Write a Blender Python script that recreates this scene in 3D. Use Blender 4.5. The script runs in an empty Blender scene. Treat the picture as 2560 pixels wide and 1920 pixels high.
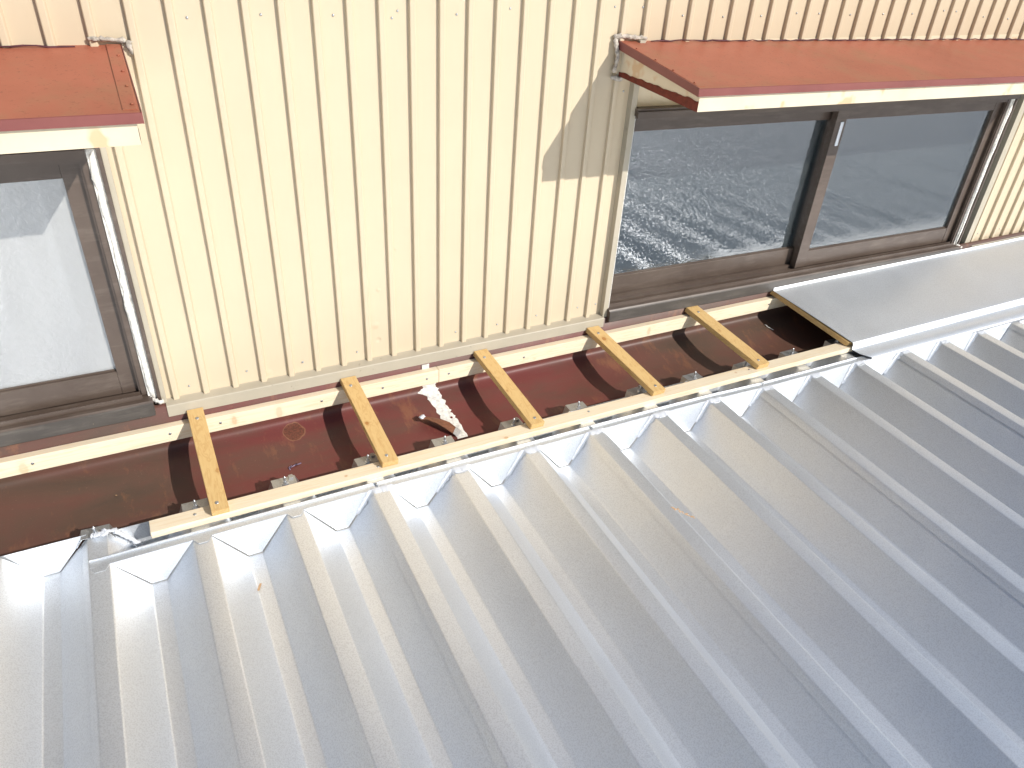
import bpy, bmesh, math, random
from mathutils import Vector, Matrix, noise
random.seed(7)
R = math.radians
sc = bpy.context.scene
C = bpy.context.collection

# ------------------------------------------------------------------ camera
YAW, PIT, ROL = 0.5073, -0.5745, 0.0658
cam_d = bpy.data.cameras.new('camera'); cam = bpy.data.objects.new('camera', cam_d); C.objects.link(cam)
fw = Vector((math.sin(YAW)*math.cos(PIT), math.cos(YAW)*math.cos(PIT), math.sin(PIT)))
rt = Vector((math.cos(YAW), -math.sin(YAW), 0)); up = rt.cross(fw)
r2 = rt*math.cos(ROL) + up*math.sin(ROL); u2 = -rt*math.sin(ROL) + up*math.cos(ROL)
m = Matrix((r2, u2, -fw)).transposed().to_4x4(); m.translation = Vector((0.8752, -1.649, 1.0353))
cam.matrix_world = m
cam_d.sensor_width = 36; cam_d.lens = 1836.94/2560*36; cam_d.clip_start = 0.02; cam_d.clip_end = 5000
sc.camera = cam
# ------------------------------------------------------------------ light
SUN = Vector((0.434, -0.726, 0.534)).normalized()
elev = math.asin(SUN.z); rot = math.atan2(SUN.x, SUN.y)
w = bpy.data.worlds.new('World'); sc.world = w; w.use_nodes = True
nt = w.node_tree; bg = nt.nodes['Background']
sky = nt.nodes.new('ShaderNodeTexSky'); sky.sky_type = 'NISHITA'; sky.sun_disc = False
sky.sun_elevation = elev; sky.sun_rotation = rot; sky.air_density = 1.0; sky.dust_density = 0.6; sky.ozone_density = 1.0
nt.links.new(sky.outputs[0], bg.inputs[0]); bg.inputs[1].default_value = 0.105
sd = bpy.data.lights.new('sun', 'SUN'); sd.energy = 4.7; sd.angle = R(0.53); sd.color = (1.0, 0.955, 0.89)
so = bpy.data.objects.new('sun', sd); C.objects.link(so); so.rotation_euler = SUN.to_track_quat('Z', 'Y').to_euler(); so.location = (3, -4, 5)
vs = sc.view_settings; vs.view_transform = 'Standard'; vs.look = 'None'; vs.gamma = 1; vs.exposure = -0.02

# ------------------------------------------------------------------ helpers
def tag(o, label=None, cat=None, group=None, kind=None):
    if label: o['label'] = label
    if cat: o['category'] = cat
    if group: o['group'] = group
    if kind: o['kind'] = kind
    return o
def empty(name, loc, label, cat, group=None):
    o = bpy.data.objects.new(name, None); C.objects.link(o); o.location = loc; o.empty_display_size = .05
    return tag(o, label, cat, group)
class MB:
    def __init__(s): s.v = []; s.f = []; s.sm = []
    def add(s, vs_, fs, smooth=False):
        b = len(s.v); s.v += [tuple(v) for v in vs_]
        s.f += [tuple(b+i for i in f) for f in fs]; s.sm += [smooth]*len(fs); return s
    def box(s, a, b, bev=0.0, mat=None):
        bm = bmesh.new(); bmesh.ops.create_cube(bm, size=1)
        for v in bm.verts:
            v.co = Vector([(a[i]+b[i])/2 + v.co[i]*(b[i]-a[i]) for i in range(3)])
        if bev: bmesh.ops.bevel(bm, geom=list(bm.edges), offset=bev, segments=2, affect='EDGES', profile=.5)
        if mat: bm.transform(mat)
        bm.verts.index_update(); s.add([v.co.copy() for v in bm.verts], [[v.index for v in f.verts] for f in bm.faces]); bm.free(); return s
    def extr_x(s, prof, x0, x1, closed=True, zf=None, smooth=False, nx=1, caps=True):
        """profile of (y,z) swept along x"""
        n = len(prof); vs_ = []
        for k in range(nx+1):
            x = x0 + (x1-x0)*k/nx
            for (y, z) in prof: vs_.append((x, y, z + (zf(x) if zf else 0)))
        fs = []; m_ = n if closed else n-1
        for k in range(nx):
            for i in range(m_):
                j = (i+1) % n; fs.append((k*n+i, k*n+j, (k+1)*n+j, (k+1)*n+i))
        if closed and caps: fs += [tuple(range(n))[::-1], tuple(nx*n+i for i in range(n))]
        return s.add(vs_, fs, smooth)
    def sheet(s, rows, smooth=False):
        nr = len(rows); nc = len(rows[0]); vs_ = [p for r_ in rows for p in r_]
        fs = [(i*nc+j, i*nc+j+1, (i+1)*nc+j+1, (i+1)*nc+j) for i in range(nr-1) for j in range(nc-1)]
        return s.add(vs_, fs, smooth)
    def tube(s, pts, rads, seg=8, caps=True, smooth=True, jit=0.0):
        vs_ = []; n = len(pts); P = [Vector(p) for p in pts]
        for i in range(n):
            d = (P[min(i+1, n-1)] - P[max(i-1, 0)]).normalized()
            a = d.orthogonal().normalized() if i == 0 else (a - d*a.dot(d)).normalized()
            b = d.cross(a)
            for k in range(seg):
                t = 2*math.pi*k/seg; rr = rads[i] if isinstance(rads, (list, tuple)) else rads
                rr *= 1 + random.uniform(-jit, jit)
                vs_.append(P[i] + (a*math.cos(t) + b*math.sin(t))*rr)
        fs = [(i*seg+k, i*seg+(k+1) % seg, (i+1)*seg+(k+1) % seg, (i+1)*seg+k) for i in range(n-1) for k in range(seg)]
        if caps: fs += [tuple(range(seg))[::-1], tuple((n-1)*seg+k for k in range(seg))]
        return s.add(vs_, fs, smooth)
    def lump(s, pts, rad, flat=(1, 1, 1), seed=0, seg=16, sub=9, amp=1.0):
        """irregular smear of putty along a polyline"""
        P = [Vector(p) for p in pts]; Q = []
        for i in range(len(P)-1):
            for k in range(sub): Q.append(P[i].lerp(P[i+1], k/sub))
        Q.append(P[-1]); b0 = len(s.v)
        rr = [rad*(0.55 + 0.9*abs(noise.noise(Vector((i*.37+seed, seed*1.7, 0)))) + .35*random.random()) for i in range(len(Q))]
        rr[0] *= .35; rr[-1] *= .35
        s.tube(Q, rr, seg, jit=.28)
        for i in range(b0, len(s.v)):
            v = Vector(s.v[i]); k = (i-b0)//seg; c = Q[min(k, len(Q)-1)]
            d_ = noise.noise(v*220)*.55 + noise.noise(v*520)*.35; v = v + (v-c)*d_*amp
            s.v[i] = tuple(c[j] + (v[j]-c[j])*flat[j] for j in range(3))
        return s
    def build(s, name, mat, parent=None, loc=(0, 0, 0)):
        me = bpy.data.meshes.new(name); me.from_pydata(s.v, [], s.f); me.update()
        me.polygons.foreach_set('use_smooth', s.sm)
        if any(len(f) > 0 for f in s.f):
            bm = bmesh.new(); bm.from_mesh(me); bmesh.ops.recalc_face_normals(bm, faces=bm.faces); bm.to_mesh(me); bm.free()
        o = bpy.data.objects.new(name, me); C.objects.link(o)
        if mat: me.materials.append(mat)
        if parent: o.parent = parent
        if parent and parent.type == 'EMPTY':
            o.matrix_parent_inverse = Matrix.Translation(-parent.location)
        return o

# ------------------------------------------------------------------ materials
def mat(name):
    m_ = bpy.data.materials.new(name); m_.use_nodes = True
    n = m_.node_tree; return m_, n, n.nodes['Principled BSDF']
def N(n, t, **k):
    x = n.nodes.new(t)
    for a, b in k.items():
        if a.startswith('i_'): x.inputs[int(a[2:]) if a[2:].isdigit() else a[2:]].default_value = b
        else: setattr(x, a, b)
    return x
def coords(n, scale=(1, 1, 1), rot_=(0, 0, 0), loc=(0, 0, 0)):
    tc = N(n, 'ShaderNodeTexCoord'); mp = N(n, 'ShaderNodeMapping')
    mp.inputs['Scale'].default_value = scale; mp.inputs['Rotation'].default_value = rot_; mp.inputs['Location'].default_value = loc
    n.links.new(tc.outputs['Object'], mp.inputs[0]); return mp.outputs[0]
def noise_(n, vec, sc_, det=4, rough=.5, dist=0):
    x = N(n, 'ShaderNodeTexNoise'); x.inputs['Scale'].default_value = sc_; x.inputs['Detail'].default_value = det
    x.inputs['Roughness'].default_value = rough; x.inputs['Distortion'].default_value = dist
    n.links.new(vec, x.inputs['Vector']); return x.outputs['Fac']
def ramp(n, fac, stops):
    r_ = N(n, 'ShaderNodeValToRGB'); el = r_.color_ramp.elements
    while len(el) > 1: el.remove(el[0])
    el[0].position = stops[0][0]; el[0].color = tuple(stops[0][1])+(1,) if len(stops[0][1]) == 3 else stops[0][1]
    for p, c in stops[1:]:
        e = el.new(p); e.color = tuple(c)+(1,)
    n.links.new(fac, r_.inputs[0]); return r_.outputs[0]
def gray(a): return (a, a, a)
def mix(n, f, a, b, mode='MIX'):
    x = N(n, 'ShaderNodeMix', data_type='RGBA', blend_type=mode)
    for s_, v in ((0, f), (6, a), (7, b)):
        if isinstance(v, (int, float)): x.inputs[s_].default_value = v
        elif isinstance(v, tuple): x.inputs[s_].default_value = v+(1,) if len(v) == 3 else v
        else: n.links.new(v, x.inputs[s_])
    return x.outputs[2]
def bump(n, bs, h, strength, dist, prev=None):
    b = N(n, 'ShaderNodeBump'); b.inputs['Strength'].default_value = strength; b.inputs['Distance'].default_value = dist
    n.links.new(h, b.inputs['Height'])
    if prev is not None: n.links.new(prev, b.inputs['Normal'])
    if bs is not None: n.links.new(b.outputs[0], bs.inputs['Normal'])
    return b.outputs[0]
def rngl(n, fac, lo, hi):
    x = N(n, 'ShaderNodeMapRange'); x.inputs[3].default_value = lo; x.inputs[4].default_value = hi
    n.links.new(fac, x.inputs[0]); return x.outputs[0]

def painted(name, c0, c1, rough=.5, sc_=9, grain=.15, spec=.4, dirt=None, streak=None):
    m_, n, b = mat(name); v = coords(n)
    f = noise_(n, v, sc_, 6, .6)
    col = ramp(n, f, [(.32, c0), (.68, c1)])
    if streak:
        f2 = noise_(n, coords(n, streak[0]), 6, 5, .65)
        col = mix(n, rngl(n, ramp(n, f2, [(.5, gray(0)), (.75, gray(1))]), 0, streak[2]), col, streak[1])
    if dirt:
        f3 = noise_(n, v, dirt[0], 3, .7)
        col = mix(n, rngl(n, ramp(n, f3, [(dirt[2], gray(0)), (dirt[2]+.06, gray(1))]), 0, dirt[3]), col, dirt[1])
    n.links.new(col, b.inputs['Base Color']); b.inputs['Roughness'].default_value = rough
    b.inputs['Specular IOR Level'].default_value = spec
    h = noise_(n, v, 600, 2); p = bump(n, None, h, grain, .0006)
    h2 = noise_(n, v, 5, 2); bump(n, b, h2, .25, .01, p)
    return m_

def m_siding():
    m_, n, b = mat('cream painted siding'); v = coords(n)
    col = ramp(n, noise_(n, v, 3.5, 5, .6), [(.3, (.572, .475, .338)), (.7, (.605, .506, .362))])
    f2 = noise_(n, coords(n, (14, 14, 1.2)), 3, 5, .6)
    col = mix(n, rngl(n, ramp(n, f2, [(.56, gray(0)), (.8, gray(1))]), 0, .35), col, (.62, .54, .37))
    f3 = noise_(n, v, 60, 3, .75)
    col = mix(n, rngl(n, ramp(n, f3, [(.70, gray(0)), (.76, gray(1))]), 0, .35), col, (.45, .38, .27))
    n.links.new(col, b.inputs['Base Color']); b.inputs['Roughness'].default_value = .42
    b.inputs['Specular IOR Level'].default_value = .35
    p = bump(n, None, noise_(n, coords(n, (1, 1, .35)), 11, 2), .35, .006)
    p = bump(n, None, noise_(n, v, 500, 2), .06, .0005, p)
    # a few real dents in the sheet
    sep = N(n, 'ShaderNodeTexCoord'); tot = None
    for (x, z, rad, a) in ((1.373, .10, .014, 1), (1.379, .055, .010, -.9), (1.43, .30, .008, -.6), (1.352, .14, .02, .5), (1.07, .56, .008, -.5), (1.09, .02, .013, .6), (1.61, .865, .008, -1), (1.385, .20, .008, .8)):
        d = N(n, 'ShaderNodeVectorMath', operation='DISTANCE'); n.links.new(sep.outputs['Object'], d.inputs[0]); d.inputs[1].default_value = (x, 0, z)
        mr = N(n, 'ShaderNodeMapRange', interpolation_type='SMOOTHSTEP'); n.links.new(d.outputs['Value'], mr.inputs[0])
        mr.inputs[1].default_value = 0.0; mr.inputs[2].default_value = rad; mr.inputs[3].default_value = a; mr.inputs[4].default_value = 0
        if tot is None: tot = mr.outputs[0]
        else:
            ad = N(n, 'ShaderNodeMath', operation='ADD'); n.links.new(tot, ad.inputs[0]); n.links.new(mr.outputs[0], ad.inputs[1]); tot = ad.outputs[0]
    bump(n, b, tot, .5, .004, p)
    return m_

def m_galv(name, base=.91, rough=.44, grain=.5, warm=0.0, met=.84):
    m_, n, b = mat(name); v = coords(n)
    f = noise_(n, v, 2.2, 5, .6)
    col = ramp(n, f, [(.3, (base*.92+warm, base*.955+warm*.6, base*1.00)), (.7, (base*.98+warm, base*1.02+warm*.6, base*1.06))])
    f2 = noise_(n, coords(n, (6, 1.0, 6)), 5, 6, .7)
    col = mix(n, rngl(n, ramp(n, f2, [(.58, gray(0)), (.78, gray(1))]), 0, .3), col, (base*1.08, base*1.13, base*1.12))
    fine = noise_(n, v, 380, 2, .7)
    col = mix(n, rngl(n, ramp(n, fine, [(.42, gray(1)), (.52, gray(0))]), 0, .35), col, (base*.62, base*.64, base*.67))
    n.links.new(col, b.inputs['Base Color']); b.inputs['Metallic'].default_value = met; b.inputs['Coat Weight'].default_value = .25; b.inputs['Coat Roughness'].default_value = .18
    n.links.new(rngl(n, noise_(n, v, 7, 4, .6), rough-.05, rough+.07), b.inputs['Roughness'])
    p = bump(n, None, noise_(n, v, 1.7, 2), .05, .008)
    p = bump(n, None, fine, grain, .0006, p)
    bump(n, b, noise_(n, v, 190, 3, .6), grain*.5, .0010, p)
    return m_

def m_wood(name, c0, c1, axis='x', ring=9, knots=(), stain=None):
    m_, n, b = mat(name)
    scl = {'x': (1.2, 22, 22), 'y': (22, 1.2, 22)}[axis]
    v = coords(n, scl); info = N(n, 'ShaderNodeObjectInfo')
    off = N(n, 'ShaderNodeVectorMath', operation='ADD'); n.links.new(v, off.inputs[0])
    mu = N(n, 'ShaderNodeVectorMath', operation='SCALE'); cb = N(n, 'ShaderNodeCombineXYZ')
    for i in range(3): n.links.new(info.outputs['Random'], cb.inputs[i])
    n.links.new(cb.outputs[0], mu.inputs[0]); mu.inputs['Scale'].default_value = 37; n.links.new(mu.outputs[0], off.inputs[1])
    v = off.outputs[0]
    f = noise_(n, v, ring*.32, 3, .5, 1.6)
    s_ = N(n, 'ShaderNodeMath', operation='SINE'); mm = N(n, 'ShaderNodeMath', operation='MULTIPLY'); n.links.new(f, mm.inputs[0]); mm.inputs[1].default_value = ring*3.6
    n.links.new(mm.outputs[0], s_.inputs[0]); g = rngl(n, s_.outputs[0], 0, 1); g2 = N(n, 'ShaderNodeMath', operation='MULTIPLY_ADD'); n.links.new(s_.outputs[0], g2.inputs[0]); g2.inputs[1].default_value = .5; g2.inputs[2].default_value = .5
    col = ramp(n, g2.outputs[0], [(0.0, tuple((p+q)/2 for p, q in zip(c0, c1))), (.3, c0), (1.0, c0)])
    fib = noise_(n, v, 9, 4, .7)
    col = mix(n, rngl(n, ramp(n, fib, [(.45, gray(0)), (.8, gray(1))]), 0, .4), col, c1)
    tc = N(n, 'ShaderNodeTexCoord')
    wob = N(n, 'ShaderNodeTexNoise'); wob.inputs['Scale'].default_value = 120; n.links.new(tc.outputs['Object'], wob.inputs['Vector'])
    for (kx, ky, kz, rad, st, dk) in knots:
        mp = N(n, 'ShaderNodeMapping'); mp.inputs['Scale'].default_value = st; mp.inputs['Location'].default_value = (-kx*st[0], -ky*st[1], -kz*st[2]); n.links.new(tc.outputs['Object'], mp.inputs[0])
        ln = N(n, 'ShaderNodeVectorMath', operation='LENGTH'); n.links.new(mp.outputs[0], ln.inputs[0])
        ad = N(n, 'ShaderNodeMath', operation='MULTIPLY_ADD'); n.links.new(wob.outputs['Fac'], ad.inputs[0]); ad.inputs[1].default_value = rad*.5; n.links.new(ln.outputs['Value'], ad.inputs[2])
        mr = N(n, 'ShaderNodeMapRange'); n.links.new(ad.outputs[0], mr.inputs[0]); mr.inputs[1].default_value = 0; mr.inputs[2].default_value = rad*2
        f = ramp(n, mr.outputs[0], [(0, gray(.55*dk)), (.35, gray(.9*dk)), (.5, gray(.75*dk)), (.58, gray(.25*dk)), (.95, gray(0))])
        col = mix(n, f, col, (c1[0]*.72, c1[1]*.52, c1[2]*.36))
    n.links.new(col, b.inputs['Base Color']); b.inputs['Roughness'].default_value = .62; b.inputs['Specular IOR Level'].default_value = .25
    bump(n, b, fib, .35, .001)
    return m_

def m_gutter():
    m_, n, b = mat('weathered red brown gutter steel'); v = coords(n)
    f = noise_(n, coords(n, (2.0, 5, 5)), 1.5, 6, .6, .5)
    col = ramp(n, f, [(.30, (.060, .046, .034)), (.44, (.115, .056, .040)), (.56, (.150, .048, .038)), (.70, (.105, .074, .055))])
    sx = N(n, 'ShaderNodeSeparateXYZ'); n.links.new(coords(n), sx.inputs[0])
    # redder paint along the middle lengths, browner at the ends
    mr = N(n, 'ShaderNodeMapRange'); n.links.new(sx.outputs[0], mr.inputs[0]); mr.inputs[1].default_value = .80; mr.inputs[2].default_value = .90
    mr2 = N(n, 'ShaderNodeMapRange'); n.links.new(sx.outputs[0], mr2.inputs[0]); mr2.inputs[1].default_value = 1.9; mr2.inputs[2].default_value = 2.3; mr2.inputs[3].default_value = 1; mr2.inputs[4].default_value = 0
    pr = N(n, 'ShaderNodeMath', operation='MULTIPLY'); n.links.new(mr.outputs[0], pr.inputs[0]); n.links.new(mr2.outputs[0], pr.inputs[1])
    f4 = noise_(n, coords(n, (3, 9, 9), loc=(4, 2, 0)), 1.2, 5, .65)
    pm = N(n, 'ShaderNodeMath', operation='MULTIPLY'); n.links.new(pr.outputs[0], pm.inputs[0]); n.links.new(ramp(n, f4, [(.36, gray(.25)), (.58, gray(1))]), pm.inputs[1])
    brown = mix(n, .55, col, (.088, .055, .038))
    col = mix(n, pm.outputs[0], brown, (.150, .038, .033))
    f5 = noise_(n, coords(n, (4, 1.5, 3), loc=(1, 7, 0)), 4, 5, .7)
    col = mix(n, rngl(n, ramp(n, f5, [(.56, gray(0)), (.68, gray(1))]), 0, .45), col, (.27, .115, .055))
    f6 = noise_(n, v, 260, 3, .7)
    col = mix(n, rngl(n, ramp(n, f6, [(.66, gray(0)), (.72, gray(1))]), 0, .35), col, (.33, .20, .14))
    # round rusty patch
    d = N(n, 'ShaderNodeVectorMath', operation='DISTANCE'); tc = N(n, 'ShaderNodeTexCoord'); mp = N(n, 'ShaderNodeMapping'); n.links.new(tc.outputs['Object'], mp.inputs[0])
    wob = N(n, 'ShaderNodeTexNoise'); wob.inputs['Scale'].default_value = 35; n.links.new(mp.outputs[0], wob.inputs['Vector'])
    n.links.new(mp.outputs[0], d.inputs[0]); d.inputs[1].default_value = (1.124, -.056, -.135)
    dd = N(n, 'ShaderNodeMath', operation='MULTIPLY_ADD'); n.links.new(wob.outputs['Fac'], dd.inputs[0]); dd.inputs[1].default_value = -.016; n.links.new(d.outputs['Value'], dd.inputs[2])
    rr = N(n, 'ShaderNodeMapRange'); n.links.new(dd.outputs[0], rr.inputs[0]); rr.inputs[1].default_value = 0; rr.inputs[2].default_value = .04
    inn = ramp(n, rr.outputs[0], [(0, gray(1)), (.44, gray(1)), (.5, gray(0))])
    edge = ramp(n, rr.outputs[0], [(.42, gray(0)), (.47, gray(1)), (.53, gray(0))])
    fp = noise_(n, v, 240, 3, .7)
    col = mix(n, inn, col, ramp(n, fp, [(.4, (.10, .038, .024)), (.6, (.165, .055, .033))]))
    col = mix(n, rngl(n, edge, 0, .6), col, (.30, .15, .08))
    n.links.new(col, b.inputs['Base Color'])
    n.links.new(rngl(n, noise_(n, v, 12, 4), .35, .6), b.inputs['Roughness']); b.inputs['Specular IOR Level'].default_value = .4
    p = bump(n, None, noise_(n, v, 4, 3), .3, .006); bump(n, b, noise_(n, v, 320, 3, .7), .2, .0006, p)
    return m_

def m_glass(name, tint, dif=.14, ior=2.0, dc=(.28, .34, .37), soft=.5, bs=.25):
    m_, n, b = mat(name); n.nodes.remove(b); out = n.nodes['Material Output']
    v = coords(n)
    fine = noise_(n, v, 98, 1, .5, .7); med = noise_(n, v, 40, 1, .5)
    nb = bump(n, None, fine, bs, .0014); nb = bump(n, None, med, .08, .0020, nb)
    gl = N(n, 'ShaderNodeBsdfGlossy'); gl.inputs['Roughness'].default_value = .015; gl.inputs['Color'].default_value = (.95, .97, 1, 1); n.links.new(nb, gl.inputs['Normal'])
    tr = N(n, 'ShaderNodeBsdfTransparent'); tr.inputs['Color'].default_value = tint+(1,)
    df = N(n, 'ShaderNodeBsdfDiffuse'); df.inputs['Color'].default_value = dc+(1,); n.links.new(nb, df.inputs['Normal'])
    m1 = N(n, 'ShaderNodeMixShader'); m1.inputs[0].default_value = dif; n.links.new(tr.outputs[0], m1.inputs[1]); n.links.new(df.outputs[0], m1.inputs[2])
    fr = N(n, 'ShaderNodeFresnel'); fr.inputs['IOR'].default_value = ior; n.links.new(nb, fr.inputs['Normal'])
    g2 = N(n, 'ShaderNodeBsdfGlossy'); g2.inputs['Roughness'].default_value = .30; g2.inputs['Color'].default_value = (.95, .97, 1, 1); n.links.new(nb, g2.inputs['Normal'])
    mg = N(n, 'ShaderNodeMixShader'); mg.inputs[0].default_value = soft; n.links.new(gl.outputs[0], mg.inputs[1]); n.links.new(g2.outputs[0], mg.inputs[2])
    m2 = N(n, 'ShaderNodeMixShader'); n.links.new(fr.outputs[0], m2.inputs[0]); n.links.new(m1.outputs[0], m2.inputs[1]); n.links.new(mg.outputs[0], m2.inputs[2])
    n.links.new(m2.outputs[0], out.inputs['Surface'])
    return m_

def plain(name, c, rough=.5, metal=0, var=.15, sc_=20, grain=.1):
    m_, n, b = mat(name); v = coords(n)
    col = ramp(n, noise_(n, v, sc_, 4, .6), [(.3, tuple(x*(1-var) for x in c)), (.7, tuple(min(1, x*(1+var)) for x in c))])
    n.links.new(col, b.inputs['Base Color']); b.inputs['Roughness'].default_value = rough; b.inputs['Metallic'].default_value = metal
    bump(n, b, noise_(n, v, 300, 3), grain, .001)
    return m_

M = dict(
    siding=m_siding(),
    trim=painted('taupe painted trim', (.40, .36, .28), (.47, .42, .33), .5, 6, .12, dirt=(40, (.25, .22, .17), .66, .5)),
    frame=painted('brown window frame', (.076, .053, .041), (.105, .077, .060), .42, 8, .12, .5, streak=((1.5, 8, 8), (.20, .16, .13), .4)),
    framedark=painted('dark brown sill', (.060, .052, .046), (.085, .074, .064), .45, 8, .12, .5, streak=((1.5, 8, 8), (.16, .14, .12), .6), dirt=(70, (.20, .16, .12), .68, .6)),
    awn=painted('faded salmon awning paint', (.330, .098, .055), (.405, .128, .075), .5, 5, .3, .35, streak=((1.5, 1.2, 1), (.27, .17, .085), .5), dirt=(110, (.20, .06, .035), .60, .5)),
    drip=painted('maroon drip edge', (.20, .062, .055), (.25, .083, .072), .45, 8, .15, .4),
    box=painted('rust stained cream awning box', (.68, .58, .42), (.74, .65, .49), .55, 8, .2, .3, dirt=(9, (.60, .34, .14), .56, .55)),
    bead=plain('dark maroon bead', (.085, .022, .030), .7, 0, .3, 60, .5),
    torn=plain('rusty torn sheet', (.19, .075, .038), .6, 0, .3, 90, .4),
    rust=plain('dark rust', (.15, .025, .012), .8, 0, .35, 60, .5),
    galv=m_galv('galvalume roof sheet'),
    galv2=m_galv('matte galvalume flashing', .78, .48, .4),
    plate=m_galv('bare galvanised plate', .45, .42, .6, .03),
    bolt=m_galv('zinc bolt', .66, .30, .2),
    pine=m_wood('fresh pine', (.83, .72, .54), (.76, .58, .35), 'x', 8, [(.987, -.047, -.068, .0075, (1, .3, .5), .55), (1.096, -.047, -.073, .009, (1, .22, .45), .4), (.535, -.047, -.077, .009, (.9, .3, .45), .4), (1.19, -.306, -.113, .004, (1, 1, 1), .8), (1.607, -.320, -.113, .005, (.7, 1, 1), .8), (2.02, -.279, -.113, .010, (.45, 1, 1), .5), (2.40, -.30, -.113, .004, (1, 1, 1), .7), (.40, -.047, -.066, .006, (1, .3, .5), .8), (2.25, -.047, -.07, .007, (1, .3, .5), .5)]),
    pinec=m_wood('yellow pine crosspiece', (.62, .425, .185), (.50, .29, .105), 'y', 7, [(1.2811, -.189, -.063, .0055, (1, .8, 1), 1), (2.050, -.0843, -.0364, .0075, (1, .75, 1), 1), (.921, -.2229, -.0717, .006, (1, .8, 1), .6), (1.672, -.19, -.064, .0035, (1, .8, 1), .6), (2.447, -.15, -.054, .005, (1, .7, 1), .5)]),
    gutter=m_gutter(),
    seal=plain('old grey putty', (.45, .40, .34), .85, 0, .45, 110, 1),
    sealw=plain('flaking white sealant', (.72, .70, .65), .75, 0, .25, 90, .9),
    sealc=plain('fresh translucent white sealant', (.66, .69, .74), .5, 0, .10, 30, .4),
    glassL=m_glass('figured glass', (.98, .98, .98), .30, 1.9, (.96, .97, .96), .50, .45),
    glassR=m_glass('figured glass darker', (.80, .88, .91), .10, 2.2, (.32, .40, .43), .12),
    curW=plain('white net curtain', (.93, .93, .92), .8, 0, .05, 8),
    curG=plain('grey blue curtain', (.46, .53, .56), .85, 0, .15, 8),
    inside=plain('dark room', (.03, .03, .033), .9),
    screw=m_galv('zinc screw head', .50, .35, .2),
    ground=plain('gravel yard', (.16, .155, .14), .95, 0, .3, .8, .5),
    plast=plain('curl of purple grey plastic', (.26, .20, .30), .4),
    chip=plain('wood shaving', (.62, .40, .22), .8),
    ply=plain('raw board edge', (.36, .18, .07), .8),
)

# ------------------------------------------------------------------ ground
g = MB().sheet([[(-400, -400, -3.6), (400, -400, -3.6)], [(-400, 400, -3.6), (400, 400, -3.6)]]).build('ground', M['ground'])
tag(g, kind='structure')

# ------------------------------------------------------------------ building with siding, windows, awnings
SX, SP, SD = 0.8649, 0.0684, 0.0098
bld = empty('building', (1.5, 0, 0), 'cream building wall of ribbed metal siding with two brown framed windows under salmon awnings', 'building')
holes = [(-.93, .846, .76), (2.094, 3.86, .76)]    # x0,x1,z top of opening
def siding():
    xs = []
    for i in range(-60, 100):
        x = SX + SP*i
        for (dx, y) in ((-.0012, 0), (-.0002, -SD+.0010), (.0012, -SD), (.0105, -SD), (.0125, -SD+.0012), (.0155, -.0002), (.0170, 0)):
            xs.append((x+dx, y))
    def yat(x):
        for (a, ya), (b, yb) in zip(xs, xs[1:]):
            if a <= x <= b: return ya + (yb-ya)*(x-a)/(b-a)
        return 0
    for h in holes:
        for x in h[:2]: xs.append((x, yat(x)))
    xs.sort(); mb = MB()
    for (a, ya), (b, yb) in zip(xs, xs[1:]):
        if b-a < 1e-6 or a < -3 or b > 7: continue
        mid = (a+b)/2; z0 = 0.0
        if mid > 3.8: z0 = -.011
        for h in holes:
            if h[0] < mid < h[1]: z0 = h[2] - (.011*(mid-2.03) if h[0] > 0 else -.006)
        mb.add([(a, ya, z0), (b, yb, z0), (b, yb, 1.45), (a, ya, 1.45)], [(0, 1, 2, 3)])
    return mb
siding().build('siding', M['siding'], bld)
mb = MB()   # wall core with the window openings left free
for a, b, z0, z1 in ((-3, -.93, -3.6, 1.45), (.846, 2.094, -3.6, 1.45), (3.86, 7, -3.6, 1.45), (-.93, .846, -3.6, -.02), (2.094, 3.86, -3.6, -.045), (-.93, .846, .62, 1.45), (2.094, 3.86, .61, 1.45)):
    mb.box((a, .012, z0), (b, .30, z1))
mb.build('wall_core', M['box'], bld)
MB().box((-3.02, -.03, 1.44), (7.02, 3.5, 1.475), .003).build('roof_coping', M['trim'], bld)
MB().box((-3.0, 3.2, -3.6), (7.0, 3.45, 1.43)).build('back_wall', M['box'], bld)
def trim(x0, x1, dz):
    prof = [(.006, .006+dz), (-.004, .003+dz), (-.0255, -.0005+dz), (-.027, -.0025+dz), (-.027, -.031+dz), (-.024, -.032+dz), (-.022, -.006+dz), (.006, -.002+dz)]
    o = MB().extr_x(prof, x0, x1).build('base_trim', M['trim'], bld); return o
trim(.846, 2.084, 0); trim(3.862, 7, -.010); trim(-3, -.93, 0)
# screw heads on the siding
def on_sid(U, V):
    q = fw + r2*((U-1280)/1836.94) - u2*((V-960)/1836.94); c = cam.matrix_world.translation; t = (-.001-c.y)/q.y; p = c+q*t; return p.x, p.z
sp_pts = [(467.5, 44), (652, 36.5), (833, 38), (994, 27), (980, 45), (1142, 36), (1276, 21), (1538, 17), (1608, 18), (1707, 39), (1808, 42), (1903, 40), (1992, 33), (2048, 34), (2126, 37), (2208, 35), (2281, 34.5), (2360, 27), (2391, 28.5), (2459, 42), (2520, 47),
          (473, 965), (617, 928), (757, 905), (893, 880), (1139, 830), (1243, 811), (1341, 789), (1444, 769), (1489, 760), (1559, 228), (2445, 584), (2500, 572), (756, 906)]
for (U, V) in sp_pts:
    x, z = on_sid(U, V); s_ = MB()
    s_.tube([(x, .001, z), (x, -.0012, z), (x, -.0024, z)], [.0028, .0026, .0015], 10)
    s_.box((x-.0014, -.0028, z-.0003), (x+.0014, -.0020, z+.0003)).build('screw', M['screw'], bld)

def tilt(mb, x0, k):
    mb.v = [(x, y, z - k*(x-x0)) for x, y, z in mb.v]; return mb

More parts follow.
